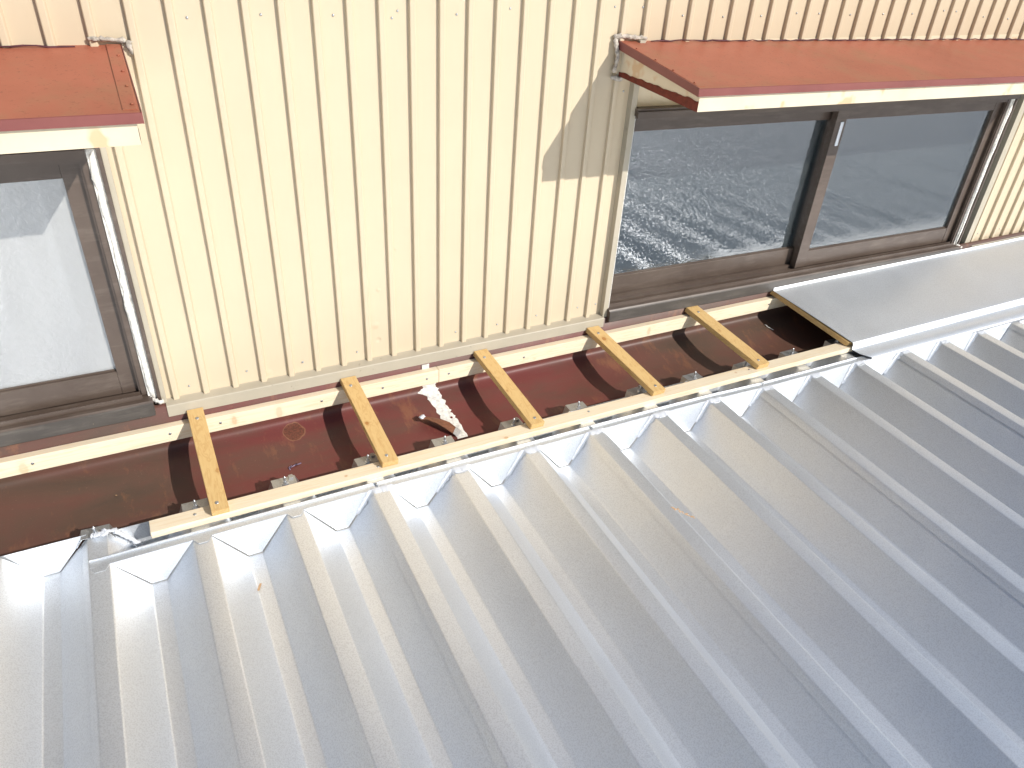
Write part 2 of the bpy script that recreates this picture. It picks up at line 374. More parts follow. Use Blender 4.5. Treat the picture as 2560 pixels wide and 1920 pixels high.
def window(xl, xr, k, split, outer, dz, glass, right=True):
    """xl..xr clear width between jambs; split = meeting stile x range; outer sash is the right hand one"""
    T = lambda mb: tilt(mb, xl, k)
    f = MB()
    # sill with nose and upstanding tracks
    f.extr_x([(-.030, .025+dz), (.075, .033+dz), (.075, .0+dz), (-.012, -.004+dz), (-.014, -.0105+dz), (-.030, -.0105+dz), (-.033, -.006+dz), (-.033, .020+dz)], xl-.004, xr+.02)
    for y in (-.016, -.001, .030, .036, .066):
        f.box((xl, y-.0012, .026+dz), (xr, y+.0012, .038+dz+.003*(y > .02)))
    f.box((xl, -.0355, -.0135+dz), (xr+.018, -.0315, -.0095+dz))
    # head with a drip lip
    f.box((xl-.005, -.030, .594+dz), (xr+.012, .075, .612+dz)); f.box((xl-.005, -.036, .589+dz), (xr+.012, -.031, .606+dz))
    f.box((xl, -.004, .572+dz), (xr, .004, .5935+dz)); f.box((xl, .033, .565+dz), (xr, .037, .5935+dz))
    # jambs
    f.box((xl-.012, -.018, .02+dz), (xl, .074, .594+dz)); f.box((xr, -.006, .030+dz), (xr+.013, .074, .594+dz)); f.box((xr-.004, -.002, .032+dz), (xr, .001, .594+dz))
    win = T(f).build('window', M['frame'], bld)
    sl = T(MB().extr_x([(-.0345, .022+dz), (-.0345, -.0125+dz), (-.0365, -.0125+dz), (-.0365, .020+dz)], xl-.004, xr+.019)).build('sill_nose', M['framedark'], win)
    # side cover strip: sealed white metal and brown return
    T(MB().box((xr+.012, -.010, .018+dz), (xr+.030, -.004, .60+dz), .001)).build('cover_strip', M['sealw'], win)
    e = MB(); e.box((xr+.030, -.016, .005+dz), (xr+.038, .01, .625+dz), .0008)
    T(e).build('side_channel', M['frame'], win)
    def sash(a, b, y, z0, z1, sl_, sr, name='sash'):
        s_ = MB(); bv = .0012
        s_.box((a, y, z0), (a+sl_, y+.024, z1), bv); s_.box((b-sr, y, z0), (b, y+.024, z1), bv)
        s_.box((a+sl_, y+.001, z1-.031), (b-sr, y+.023, z1), bv); s_.box((a+sl_, y+.001, z0), (b-sr, y+.023, z0+.060), bv)
        s_.box((a+sl_, y+.0075, z0+.0595), (b-sr, y+.010, z0+.0635)); 
        T(s_).build(name, M['frame'], win)
        T(MB().box((a+sl_-.004, y+.010, z0+.056), (b-sr+.004, y+.014, z1-.027))).build('pane', glass, win)
    if split:
        sash(split[0], xr-.001, .010, .034+dz, .572+dz, split[1]-split[0], .038)
        sash(xl+.001, split[1]-.004, .040, .038+dz, .566+dz, .032, .034)
        T(MB().box((split[0]+.020, .0065, .46+dz), (split[0]+.034, .0098, .535+dz), .001)).build('catch', M['bolt'], win)
    for i, y in enumerate((-.009,)):   # water drops and grit in the track
        pass
    return win
wr = window(2.100, 3.750, .0150, (2.905, 2.952), True, 0.0, M['glassR'])
wr['label'] = 'wide brown sliding window with dark grey figured glass in two sashes'
wl = window(-.870, .801, 0.0, (-.02, .03), True, 0.0, M['glassL'])
wl['label'] = 'brown sliding window whose glass glares white from the lit curtain'
# taupe corner strips beside the windows
t = MB(); t.box((2.0815, -.020, -.008), (2.0985, .012, .775), .0008); t.build('corner_strip', M['trim'], wr)
MB().box((2.0990, -.0175, .02), (2.1025, -.004, .585), .0006).build('corner_lining', M['sealw'], wr)
t = MB(); t.box((.8390, -.012, -.003), (.8500, .012, .76), .0008); t.build('corner_strip', M['trim'], wl)
t = MB(); t.box((3.7895, -.014, -.035), (3.860, -.001, .60), .0008); t = MB(); t.box((3.830, -.012, -.030), (3.862, .012, .765), .0008); t.build('corner_strip', M['trim'], wr)
MB().box((2.0990, -.001, .606), (3.83, .0115, .77)).build('head_board', M['box'], wr)
MB().box((-.93, -.001, .613), (.8385, .0115, .77)).build('head_board', M['box'], wl)
# putty along the side strips
def lumps(name, segs, mat_, parent, rad, flat=(1, 1, 1)):
    am = .35 if mat_ is M['sealc'] else .8
    mb = MB()
    for i, s_ in enumerate(segs): mb.lump(s_, rad, flat, seed=i*3.3+len(s_), amp=am)
    return mb.build(name, mat_, parent)
lumps('putty', [[(.822, -.010, .02), (.819, -.0105, .2), (.823, -.010, .38), (.820, -.011, .59)], [(.815, -.012, .022), (.835, -.026, .014), (.842, -.02, .01)]], M['sealw'], wl, .0052, (1, .5, 1))
lumps('putty', [[(3.772, -.012, .0), (3.770, -.010, .25), (3.773, -.010, .55)], [(3.775, -.012, .0), (3.80, -.026, -.012)]], M['sealw'], wr, .006, (1, .5, 1))

def room(x0, x1, z0, z1):
    mb = MB(); y0, y1 = .31, 1.3
    mb.add([(x0, y0, z0), (x1, y0, z0), (x1, y1, z0), (x0, y1, z0), (x0, y0, z1), (x1, y0, z1), (x1, y1, z1), (x0, y1, z1)],
           [(0, 1, 2, 3), (4, 5, 6, 7), (1, 2, 6, 5), (0, 3, 7, 4), (2, 3, 7, 6)])
    return mb
room(-.93, .846, -.6, 1.0).build('room_lining', M['inside'], wl)
room(2.094, 3.86, -.6, 1.0).build('room_lining', M['inside'], wr)
def curtain(x0, x1, y, z0, z1, amp, n, matl, label, grp):
    rows = []; ph = [random.uniform(0, 6) for _ in range(5)]
    N_ = int((x1-x0)/.008)
    for j in range(7):
        z = z0+(z1-z0)*j/6; row = []
        for i in range(N_+1):
            x = x0+(x1-x0)*i/N_
            q = x*n + .6*math.sin(x*9+ph[0]) + .12*math.sin(z*5+x*3)
            row.append((x, y + amp*(math.sin(q)+.35*math.sin(2.3*q+ph[1]))*(1+.15*math.sin(z*4+ph[2])), z))
        rows.append(row)
    o = MB().sheet(rows, True).build('curtain', matl); tag(o, label, 'curtain', grp); return o
curtain(-.86, .700, .165, -.015, .61, .055, 30, M['curW'], 'sunlit white curtain hanging behind the left window', None)
curtain(2.12, 2.93, .175, -.02, .60, .050, 28, M['curG'], 'grey curtain behind the left pane of the right window', None)
curtain(2.95, 3.84, .175, -.02, .60, .050, 25, M['curG'], 'grey curtain behind the right pane of the right window', None)

def awning(x0, x1, k, dz, xref, label):
    T = lambda mb: tilt(mb, xref, k)
    zb, zf, yf = .773+dz, .7255+dz, -.3309; th = .0012
    top = MB(); nx = 40; ny = 8; rows = []
    for j in range(ny+1):
        y = -.0+(yf-0)*j/ny; row = []
        for i in range(nx+1):
            x = x0+(x1-x0)*i/nx; row.append((x, y+.004*(j == 0), zb+(zf-zb)*j/ny + .0012*noise.noise(Vector((x*4, y*6, 1)))*(0 < j < ny)))
        rows.append(row)
    top.sheet(rows, False)
    aw = T(top).build('awning', M['awn'], bld); aw['label'] = label
    d = MB()  # front drip
    d.extr_x([(yf, zf+.0005), (yf-.0015, zf-.0005), (yf-.0025, zf-.0160), (yf-.0005, zf-.0165), (yf+.0005, zf-.003)], x0-.0012, x1+.0012)
    T(d).build('drip_edge', M['drip'], aw)
    for xx, s_ in ((x0, -1), (x1, 1)):
        e = MB(); pr = [(0, zb+.0016), (yf-.0015, zf+.0016), (yf-.0015, zf-.0165), (0, zb-.0175)]
        xa, xb = sorted((xx+.0008*s_, xx+.0022*s_))
        e.add([(xa, y, z) for y, z in pr]+[(xb, y, z) for y, z in pr], [(0, 1, 2, 3), (4, 5, 6, 7), (0, 1, 5, 4), (1, 2, 6, 5), (2, 3, 7, 6), (3, 0, 4, 7)])
        T(e).build('side_skirt', M['drip'], aw)
        # raised lap strip along the edge with its rivets
        xa, xb = sorted((xx-.0005*s_, xx-.024*s_)); l = MB()
        l.add([(xa, -.006, zb+.0020-.0008), (xb, -.006, zb+.0020-.0008), (xb-(.004 if s_ > 0 else 0), yf+.012, zf+.0034-.0002), (xa+(.004 if s_ < 0 else 0), yf+.012, zf+.0034-.0002),
               (xa, -.006, zb-.001), (xb, -.006, zb-.001), (xb, yf+.012, zf+.0008), (xa, yf+.012, zf+.0008)],
              [(0, 1, 2, 3), (0, 1, 5, 4), (1, 2, 6, 5), (2, 3, 7, 6), (3, 0, 4, 7)])
        for q in (.07, .15, .22, .30):
            zz = zb+(zf-zb)*q/.3309+.0028; l.tube([(xx-.009*s_, -q, zz-.001), (xx-.009*s_, -q, zz+.0012)], [.003, .002], 8)
        T(l).build('lap_strip', M['awn'], aw)
    # cream box under the sheet
    xa, xb = x0+.0085, x1-.0085; yb = -.3266
    b = MB()
    b.add([(xa, -.001, zb-.012), (xb, -.001, zb-.012), (xb, yb, zf-.012), (xa, yb, zf-.012), (xa, -.001, .693+dz), (xb, -.001, .693+dz), (xb, yb, .6755+dz), (xa, yb, .6755+dz)],
          [(2, 3, 7, 6), (3, 0, 4, 7), (1, 2, 6, 5)])
    # returns, so that the thickness of the fascia shows from below
    b.add([(xa, yb, .6755+dz), (xb, yb, .6755+dz), (xb, yb+.012, .6762+dz), (xa, yb+.012, .6762+dz)], [(0, 1, 2, 3)])
    b.add([(xa+.003, -.001, .697+dz), (xb-.003, -.001, .697+dz), (xb-.003, yb+.004, .683+dz), (xa+.003, yb+.004, .683+dz)], [(0, 1, 2, 3)])
    T(b).build('box', M['box'], aw)
    # rusted lower edge of the two cheeks, ragged along its top
    for xx in (xa-.0008, xb+.0008):
        rows = [[], []]
        for i in range(41):
            f = i/40; y = -.004+(yb+.004)*f; zl = .693+dz+(.6755-.693)*f
            h = .011+.012*f+.004*noise.noise(Vector((f*14, xx, 0)))-.0012*random.random()
            rows[0].append((xx, y, zl-.0006)); rows[1].append((xx, y, zl+h))
        T(MB().sheet(rows)).build('rust', M['rust'], aw)
    return aw
awr = awning(2.0275, 3.885, .011, 0.0, 2.03, 'long salmon red awning with a maroon drip edge over the wide right window')
awl = awning(-1.00, .9145, 0.0, .0095, .9, 'salmon red awning with a cream box over the left window')
lumps('putty', [[(2.008, -.006, .785), (2.05, -.010, .783), (2.11, -.008, .778)], [(2.013, -.008, .78), (2.022, -.016, .74), (2.020, -.010, .70)], [(2.01, -.012, .690), (2.045, -.016, .685)]], M['seal'], awr, .0060, (1, .8, 1))
lumps('putty', [[(.862, -.008, .794), (.885, -.010, .793), (.925, -.010, .790)], [(.928, -.006, .79), (.932, -.006, .765)]], M['seal'], awl, .0058, (1, .8, .8))
# ragged sealant bead where awning meets siding
for aw, xa, xb, k, zz in ((awr, 2.12, 3.88, .011, .7745), (awl, -1.0, .86, 0, .783)):
    pts = []; x = xa
    while x < xb:
        pts.append((x, -.0112+random.uniform(-.001, .001), zz-.0005-k*(x-2.03 if k else 0)+random.uniform(-.0015, .002))); x += .02
    MB().tube(pts, [.0009+random.random()*.0014 for _ in pts], 6, jit=.4).build('sealant_bead', M['bead'], aw)
# iron hook under the right awning
hk = MB(); hk.tube([(2.26, -.11, .694), (2.262, -.118, .674), (2.256, -.120, .664), (2.250, -.118, .672)], .0035, 7); hk.build('hook', M['box'], awr)

# ------------------------------------------------------------------ gutter between wall and roof
gut = empty('gutter', (1.5, -.1, -.17), 'old red brown steel box gutter running along the foot of the wall', 'gutter')
GP = [(-.0125, -.0), (-.0245, -.004), (-.025, -.112), (-.0262, -.1185), (-.031, -.1235), (-.037, -.1275), (-.055, -.1365), (-.0755, -.144), (-.093, -.151), (-.11, -.1565), (-.127, -.1608), (-.144, -.1640), (-.161, -.1662), (-.178, -.1676), (-.20, -.1685), (-.218, -.170), (-.232, -.178), (-.240, -.20), (-.242, -.30)]
gm = MB(); rows = []
for i in range(0, 181):
    x = -2.5 + 9*i/180; row = []
    for (y, z) in GP:
        a = .0012*noise.noise(Vector((x*3, y*14, 3))) if y < -.03 else .0006*noise.noise(Vector((x*3, 0, z*10)))
        row.append((x, y+(a if y > -.03 else 0), z+(a if y < -.03 else 0)))
    rows.append(row)
gm.sheet(rows, True); gm.build('trough', M['gutter'], gut)
def patch_mesh(pts_l, pts_r, n=60, th=.0013, rag=.004, mid=7):
    """ragged coat of sealant lying on the trough between two polylines"""
    def ev(pts, t):
        t *= len(pts)-1; i = min(int(t), len(pts)-2); return Vector(pts[i]).lerp(Vector(pts[i+1]), t-i)
    rows = []
    for i in range(n+1):
        t = i/n; a = ev(pts_l, t); b = ev(pts_r, t)
        a.x += rag*noise.noise(Vector((t*22, 0, 0)))*1.5 + rag*.5*noise.noise(Vector((t*70, 5, 0))); b.x += rag*noise.noise(Vector((t*24, 9, 0)))*1.5 + rag*.6*noise.noise(Vector((t*80, 15, 0)))
        row = []
        for j in range(mid+1):
            s_ = j/mid; p = a.lerp(b, s_)
            h = th*(4*s_*(1-s_))**.4 + .0005*noise.noise(Vector((p.x*160, p.y*160, p.z*160)))*(0 < j < mid)
            nrm = Vector((0, -.35, .94)) if p.y < -.03 else Vector((0, -1, .2)).normalized()
            row.append(p + nrm*(h-.0004))
        rows.append(row)
    return MB().sheet(rows, True)
patch_mesh([(1.492, -.025, -.088), (1.4915, -.0255, -.112), (1.474, -.0293, -.1214), (1.494, -.0368, -.1274), (1.5068, -.0856, -.1478), (1.509, -.1326, -.1617), (1.519, -.21, -.1692)],
           [(1.5292, -.025, -.088), (1.532, -.0255, -.112), (1.5378, -.0417, -.1295), (1.5427, -.0829, -.1468), (1.5474, -.1083, -.1564), (1.5522, -.138, -.1628), (1.5501, -.21, -.1692)]).build('sealant_patch', M['sealw'], gut)
MB().box((1.490, -.0272, -.058), (1.511, -.0252, -.034)).build('joint_clip', M['sealw'], gut)
MB().tube([(1.5378, -.125, -.1595), (1.5378, -.1265, -.1565)], [.0035, .0026], 9).build('rivet', M['rust'], gut)

# torn strip of metal lying across the joint
ts = MB(); A_ = [(1.446, -.1250, -.141), (1.463, -.1340, -.139), (1.482, -.1560, -.142), (1.500, -.1800, -.150), (1.512, -.1960, -.158)]
B_ = [(1.459, -.1085, -.1440), (1.480, -.1180, -.1455), (1.502, -.1350, -.147), (1.520, -.1530, -.151), (1.532, -.1700, -.160)]
rows = [[Vector(a).lerp(Vector(b), s_/4)+Vector((0, 0, .003*math.sin(s_/4*math.pi))) for s_ in range(5)] for a, b in zip(A_, B_)]
rows2 = [[p-Vector((0, 0, .0011)) for p in r_] for r_ in rows]
ts.sheet(rows, True).sheet(rows2, True)
tsr = empty('torn_flashing', (1.49, -.15, -.15), 'torn curl of rusty brown sheet metal lying by the white sealant joint in the gutter', 'metal scrap')
ts.build('strip', M['torn'], tsr)
rows = [[Vector(a).lerp(Vector(b), s_/3)+Vector((0, 0, .0018)) for s_ in range(4)] for a, b in ((A_[-1], B_[-1]), ((1.5200, -.2060, -.1655), (1.5420, -.1850, -.1660)))]
MB().sheet(rows).build('bare_end', M['galv2'], tsr)
lumps('sealant', [[(1.447, -.122, -.1395), (1.453, -.118, -.139), (1.460, -.112, -.141)]], M['sealc'], tsr, .0055, (1.2, 1.2, .7))

# small litter in the gutter
def curl(pts, r_, m_, name, label, cat, grp=None):
    o = MB().tube(pts, r_, 5, jit=.3).build(name, m_); tag(o, label, cat, grp); return o
curl([(1.086, -.168, -.1655), (1.084, -.160, -.1635), (1.092, -.156, -.163), (1.087, -.164, -.1625), (1.099, -.158, -.163), (1.106, -.152, -.1635), (1.101, -.158, -.163), (1.116, -.153, -.1645)], .0014, M['plast'], 'plastic_scrap', 'curly grey purple plastic scrap lying in the red part of the gutter', 'plastic scrap')
curl([(2.748, -.062, -.1365), (2.753, -.068, -.138), (2.750, -.073, -.1395), (2.757, -.078, -.142), (2.766, -.090, -.1465)], .0015, M['sealw'], 'sealant_scrap', 'pale thread of sealant at the edge of the dark shadow under the cover flashing', 'sealant scrap')
def shav(x, y, z, a, l, wdt, name, label, cat='wood shaving', mm='chip', pitch=0, grp=None):
    mt = Matrix.Translation((x, y, z)) @ Matrix.Rotation(a, 4, 'Z') @ Matrix.Rotation(pitch, 4, 'X')
    rows = [[mt @ Vector((wdt*(s_-.5)*(1-.3*abs(i/6-.5)), l*(i/6-.5), .0012*math.sin(i/6*3.1)+.0006)) for s_ in (0, 1)] for i in range(7)]
    o = MB().sheet(rows, True).build(name, M[mm]); tag(o, label, cat, grp); return o

# ------------------------------------------------------------------ ribbed metal roof
RX, RW, YA, ZA, SL = .6777, .0378, -.3657, -.134, .0372
VL, VR, ZV = .063, .0947, -.0731
DX = {-1: .0033, 0: .0028, 1: .0007, 2: -.002, 3: -.0045, 4: -.0011, 5: -.0028, 6: -.0063, 7: .0053, 8: 0, 9: .0042, 10: .0011, 11: -.0064, 12: .0073, 13: .0036, 14: -.0022, 15: -.0027}
DZ = {-1: .0072, 0: -.0062, 1: -.0036, 2: -.0012, 3: .0013, 4: -.0008, 5: -.0002, 6: .0019, 7: .0036, 8: .0032, 9: -.0031, 10: -.0022, 14: -.0007, 15: .0011}
def rx(k): return RX+.2*k+DX.get(k, 0)
def plane(y, k=99): return ZA+SL*(y-YA)+DZ.get(k, 0)-.0012*.2*(min(k, 16)-6 if k < 90 else 0)
YE, YN = -.2620, -6.5
def lapl(k): return k % 3 == 0
def bend(pts, r_):
    """round every inner corner of an x-z polyline"""
    out = [pts[0]]
    for a, b, c in zip(pts, pts[1:], pts[2:]):
        A = Vector(a); B = Vector(b); Cc = Vector(c); u_ = (A-B).normalized(); v_ = (Cc-B).normalized(); rr = min(r_, (A-B).length*.4, (Cc-B).length*.4)
        p, q = B+u_*rr, B+v_*rr
        for t in (0, .33, .67, 1): out.append(tuple((p*(1-t)**2 + B*2*t*(1-t) + q*t*t)))
    out.append(pts[-1]); return out
def cross(k0, k1, z_of):
    """profile of one sheet: from the lap on the left slope of rib k0 to the top of rib k1"""
    pts = []
    xl = rx(k0)-RW; vr_prev = rx(k0-1)+VR; f = .20
    e = .0016
    pts.append((xl+(vr_prev-xl)*f-.0004, z_of(k0)+ZV*f+e))
    for k in range(k0, k1+1):
        ee = e if k == k0 else 0
        pts += [(rx(k)-RW, z_of(k)+ee), (rx(k), z_of(k)+ee)]
        if k < k1: pts += [(rx(k)+VL, (z_of(k)+z_of(k+1))/2*0+z_of(99)+ZV), (rx(k)+VR, z_of(99)+ZV)]
    return pts
rf = empty('metal_roof', (1.5, -1, -.3), 'silver ribbed metal annex roof sloping away from the cream wall', 'roof')
for k0 in range(-15, 48, 3):
    ys = [YE, -.3, -.4, -.6, -.9, -1.3, -1.8, -2.4, -3.0, -4.5, YN]; rows = []
    for y in ys:
        pr = bend(cross(k0, k0+3, lambda k: plane(y, k)), .0028)
        wv = .0012 if y < -.5 else 0
        rows.append([(x, y, z+wv*noise.noise(Vector((x*1.3, y*1.1, 0)))) for x, z in pr])
    sh = MB().sheet(rows, True).build('roof_sheet', M['galv'], rf)
    if k0 < 0 and k0+3 <= -3: continue
# upturned end of every valley at the wall side
for k in range(-4, 17):
    e = MB(); y0 = YE+.0005; xl, xr_ = rx(k)+.0005, rx(k+1)-RW-.0005
    zt = plane(y0)-(.0035 if k < 0 else .0060 if k == 0 else .0100)+(DZ.get(k, 0)+DZ.get(k+1, 0))/2; zb_ = plane(y0)+ZV-.001
    a = [(xl+.001, y0+.006, zt+.002), (xr_-.001, y0+.006, zt+.002), (rx(k)+VR-.0012, y0-.006, zb_+.002), (rx(k)+VL+.0012, y0-.006, zb_+.002)]
    e.add(a+[(x, y+.0012, z) for x, y, z in a], [(0, 1, 2, 3), (4, 5, 6, 7), (0, 1, 5, 4), (1, 2, 6, 5), (2, 3, 7, 6), (3, 0, 4, 7)])
    e.build('end_plate', M['galv2'], rf)
if True:   # soft putty where the first sheet was sealed
    lumps('sealant', [[(.668, -.276, -.127), (.683, -.266, -.126), (.700, -.268, -.129)], [(.694, -.266, -.129), (.722, -.272, -.160), (.740, -.274, -.195)]], M['sealc'], rf, .0062, (1, 1, .4))

# ------------------------------------------------------------------ bolts with brackets on the rib ends
ordn = ['first', 'second', 'third', 'fourth', 'fifth', 'sixth', 'seventh', 'eighth', 'ninth', 'tenth', 'eleventh', 'twelfth']
def bolt(k, x):
    z = plane(-.262, k)+.0012; y = -.2615
    if k == 0: lab = 'roof bolt smeared with sealant, standing on the rib left of the front timber'
    elif k == 1: lab = 'roof bolt behind the front timber, just left of the leftmost crosspiece'
    elif k == 11: lab = 'roof bolt in the dark shadow beside the cover flashing'
    else: lab = ordn[k-1] + ' roof bolt from the left along the back of the front timber'
    t = empty('roof_bolt', (x, y, z), lab, 'bolt', 'bolts on the rib ends behind the front timber')
    tw = random.uniform(-.1, .1); b = MB()
    # folded bracket: flat plate with ears bent down at both sides
    mt = Matrix.Translation((x, -.2525, z)) @ Matrix.Rotation(tw*.5, 4, 'Z')
    if k == 0: mt = Matrix.Translation((x, -.2525, z)) @ Matrix.Rotation(-.04, 4, 'Z')
    b.box((-.0285, -.015, 0), (.0265, .016, .0014), 0, mt)
    for s_ in (-1, 1):
        x0 = .0265 if s_ > 0 else -.0285
        b.add([mt @ Vector(p) for p in ((x0, -.015, .0010), (x0, .016, .0010), (x0+s_*.010, .010, -.020), (x0+s_*.012, -.015, -.020), (x0-.0012*s_, -.015, 0), (x0-.0012*s_, .016, 0), (x0+s_*.0088, .010, -.020), (x0+s_*.0108, -.015, -.020))],
              [(0, 1, 2, 3), (4, 5, 6, 7), (0, 1, 5, 4), (1, 2, 6, 5), (2, 3, 7, 6), (3, 0, 4, 7)])
    if k in (2, 3, 5, 7): b.box((.012, .004, .001), (.022, .016, .0055), 0, mt)
    b.build('bracket', M['plate'], t)
    yb = -.2595; tl = random.uniform(-.05, .05)
    wz = z+.0014
    MB().tube([(x, yb, wz), (x, yb, wz+.0016), (x, yb, wz+.0030)], [.0080, .0080, .0050], 14, smooth=False).build('washer', M['bolt'], t)
    MB().tube([(x, yb, wz+.0028), (x, yb, wz+.0080)], [.0056, .0054], 6, smooth=False).build('nut', M['bolt'], t)
    pts = []; rr = []
    for i in range(13):
        pts.append((x+tl*.015*i/12, yb, wz+.0078+.0145*i/12)); rr.append((.0031 if i % 2 else .0027) if i < 10 else .0028-(i-9)*.0007)
    MB().tube(pts, rr, 10).build('shank', M['bolt'], t)
    if k == 0: lumps('sealant', [[(x-.008, yb-.006, wz+.004), (x+.003, yb-.010, wz+.005), (x+.013, yb-.007, wz+.005), (x+.020, yb, wz+.006)]], M['sealc'], t, .0065, (1, 1, .6))
    return t
for k, x in enumerate([.659, .860, 1.057, 1.258, 1.461, 1.661, 1.864, 2.073, 2.275, 2.479, 2.678, 2.882]): bolt(k, x)

# ------------------------------------------------------------------ toothed closure flashing across the ribs
def yap(x): return {0: 0}.get(0) + (-.3430 + .0 - .0025*max(0, x-2.4)**1.0*3.2*.9 + (-.004*max(0, 1.0-x)/.3) + .0025*math.sin((x-1.0)*3.0))
def ylip(x): return YAx(x)+.0180
def YAx(x):
    k = (x-RX)/.2; return YA-.0114*(k-6)*.2-.0033*((k-6)*.2)**2
def flashing(x0, x1, k0, k1, label, lap):
    t = empty('closure_flashing', ((x0+x1)/2, -.36, -.13), label, 'flashing', 'toothed closure flashings across the ribs')
    e = .0020+lap; s_ = MB()
    n = max(8, int((x1-x0)/.02)); rows = []
    hem = lambda x: 1 if x < 2.86 else .25
    for i in range(n+1):
        x = x0+(x1-x0)*i/n; ya = YAx(x); yl = ylip(x); kk = round((x-RX+RW/2)/.2); k = kk
        zz = plane(ya)+e+ .9*interp_dz(x)
        rows.append([(x, yl+.0008, zz+.0012+SL*.02), (x, yl+.0010, zz+.0062*hem(x)), (x, yl-.0010, zz+.0060*hem(x)), (x, yl-.0012, zz+.0010+SL*.02), (x, ya+.0005, zz+.0001), (x, ya-.0006, zz-.0006)])
    s_.sheet(rows); o = s_.build('strip', M['galv2'], t)
    for k in range(k0, k1):
        # one folded down tooth filling a valley
        xa, xb = rx(k)-.001, rx(k+1)-RW+.001; tp = MB(); ya = YAx((xa+xb)/2)
        yb_ = ya-.0179; z0 = plane(ya)+e-.0005+.9*interp_dz((xa+xb)/2); z1 = plane(yb_)+ZV+.0022
        n_ = 6; rows = []
        for j in range(n_+1):
            f = j/n_; g_ = .0022*min(1, f*3+.3); L = xa+(rx(k)+VL-xa)*f+g_; R_ = xb+(rx(k)+VR-xb)*f-g_*.8
            rows.append([(L+(R_-L)*i/8, ya-.0006+(yb_-ya)*f-.0010*math.sin(math.pi*f)*math.sin(math.pi*i/8), z0+(z1-z0)*f+(interp_dz(L+(R_-L)*i/8)*.9-.9*interp_dz((xa+xb)/2))*(1-f)) for i in range(9)])
        tp.sheet(rows); 
        tp.build('tooth', M['galv2'], t)
    for k in range(k0, k1+1):
        # scalloped tab lying on each rib
        if not (x0-.03 < rx(k)-RW/2 < x1+.03) or k == k1: continue
        tb = MB(); rows = []; xa, xb = max(rx(k)-RW, x0), rx(k)
        for i in range(13):
            f = i/12; x = xa+(xb-xa)*f; ya = YAx(x)
            dep = .015*(min(1, 4.5*f)*min(1, 4.5*(1-f)))
            zz = plane(ya, k)+e
            rows.append([(x, ya+.0005, zz-.0004), (x, ya-dep, zz-SL*dep-.0008), (x, ya-dep-.0004, zz-SL*dep-.0020)])
        tb.sheet(rows).build('tab', M['galv2'], t)
    return t
def interp_dz(x):
    u = (x-RX+RW/2)/.2; k = math.floor(u); f = u-k; a, b = DZ.get(k, 0), DZ.get(k+1, 0)
    return a+(b-a)*f
fl1 = flashing(rx(0)-RW+.001, rx(3)-RW+.006, 0, 3, 'clean toothed flashing at the left end of the ribbed roof, with no sealant', .0010)
fl2 = flashing(rx(3)-RW+.007, rx(9)-RW*.5, 3, 9, 'middle length of toothed flashing with sealant smeared at its corners', 0.0)
fl3 = flashing(rx(9)-RW*.5+.001, rx(17), 9, 17, 'right length of toothed flashing disappearing under the flat cover flashing', .0008)
def smear(k, t):
    """thin ragged coat of sealant over a rib corner and down the edge of the tooth"""
    ya0 = YAx(rx(k)-RW); n = 26; rows = []; sd_ = k*7.7; nz = lambda a, b=0.0: noise.noise(Vector((a*9+sd_, b, sd_)))
    xt, zt = rx(k)-RW, plane(ya0, k)+.0022; xb_, zb_ = rx(k-1)+VR, plane(ya0-.0179)+ZV
    fl = .62+.3*random.random()
    for i in range(n+1):
        f = i/n*fl; x = xt+(xb_-xt)*f; z = zt+(zb_-zt)*f; y = ya0-.0006-.0175*f
        w1 = max(.0005, (.0115+.007*nz(f*2)+.003*nz(f*7, 3))*(1-.55*i/n)); w2 = max(.0005, (.0100+.008*nz(f*2, 9)+.004*nz(f*8, 5))*(1-.6*i/n))
        if i == n: w1 = w2 = .001
        off = .0014+.0008*nz(f*12, 1)
        rows.append([(x-w1, y-.0006+.0, z), (x-w1*.6, y-off-.0005, z), (x-.002, y-off-.0012, z+.001), (x-.0006, y-off-.002, z+off), (x-.0010, y-.0015-w2*.6, z+off*.8), (x-.0004, y-.001-w2, z+.0001)])
    MB().sheet(rows, True).build('sealant', M['sealc'], t)
    rows = []
    for i in range(25):
        f = i/24; x = xt-.010+(RW+.022+.006*nz(2, 2))*f; yy = YAx(x)
        w1 = max(.001, (.0065+.006*nz(f*3, 4)+.003*nz(f*9, 6))*min(1, 6*f, 6*(1-f))); w2 = max(.001, (.0150+.008*nz(f*3, 8)+.004*nz(f*11, 2))*min(1, 6*f, 6*(1-f)))
        on = xt <= x <= rx(k)+.001; zz = plane(yy, k)+(.0030 if on else .0022)
        h = .0016+.001*nz(f*10, 11)
        if not on: w2 = .0012
        rows.append([(x, yy+w1, zz-.0006), (x, yy+w1*.5, zz+h), (x, yy-.001, zz+h), (x, yy-w2*.6, zz+h*.7-.0006), (x, yy-w2, zz-.0026)])
    MB().sheet(rows, True).build('sealant', M['sealc'], t)
for k in range(3, 9): smear(k, fl2)
for k in range(9, 15): smear(k, fl3)
for (k, t) in ((3, fl2), (6, fl2), (9, fl3)):
    x = rx(k)-RW*.6; ya = YAx(x)+.012; MB().tube([(x, ya, plane(ya, k)+.003), (x, ya, plane(ya, k)+.0065)], [.0042, .0028], 10).build('rivet', M['screw'], t)

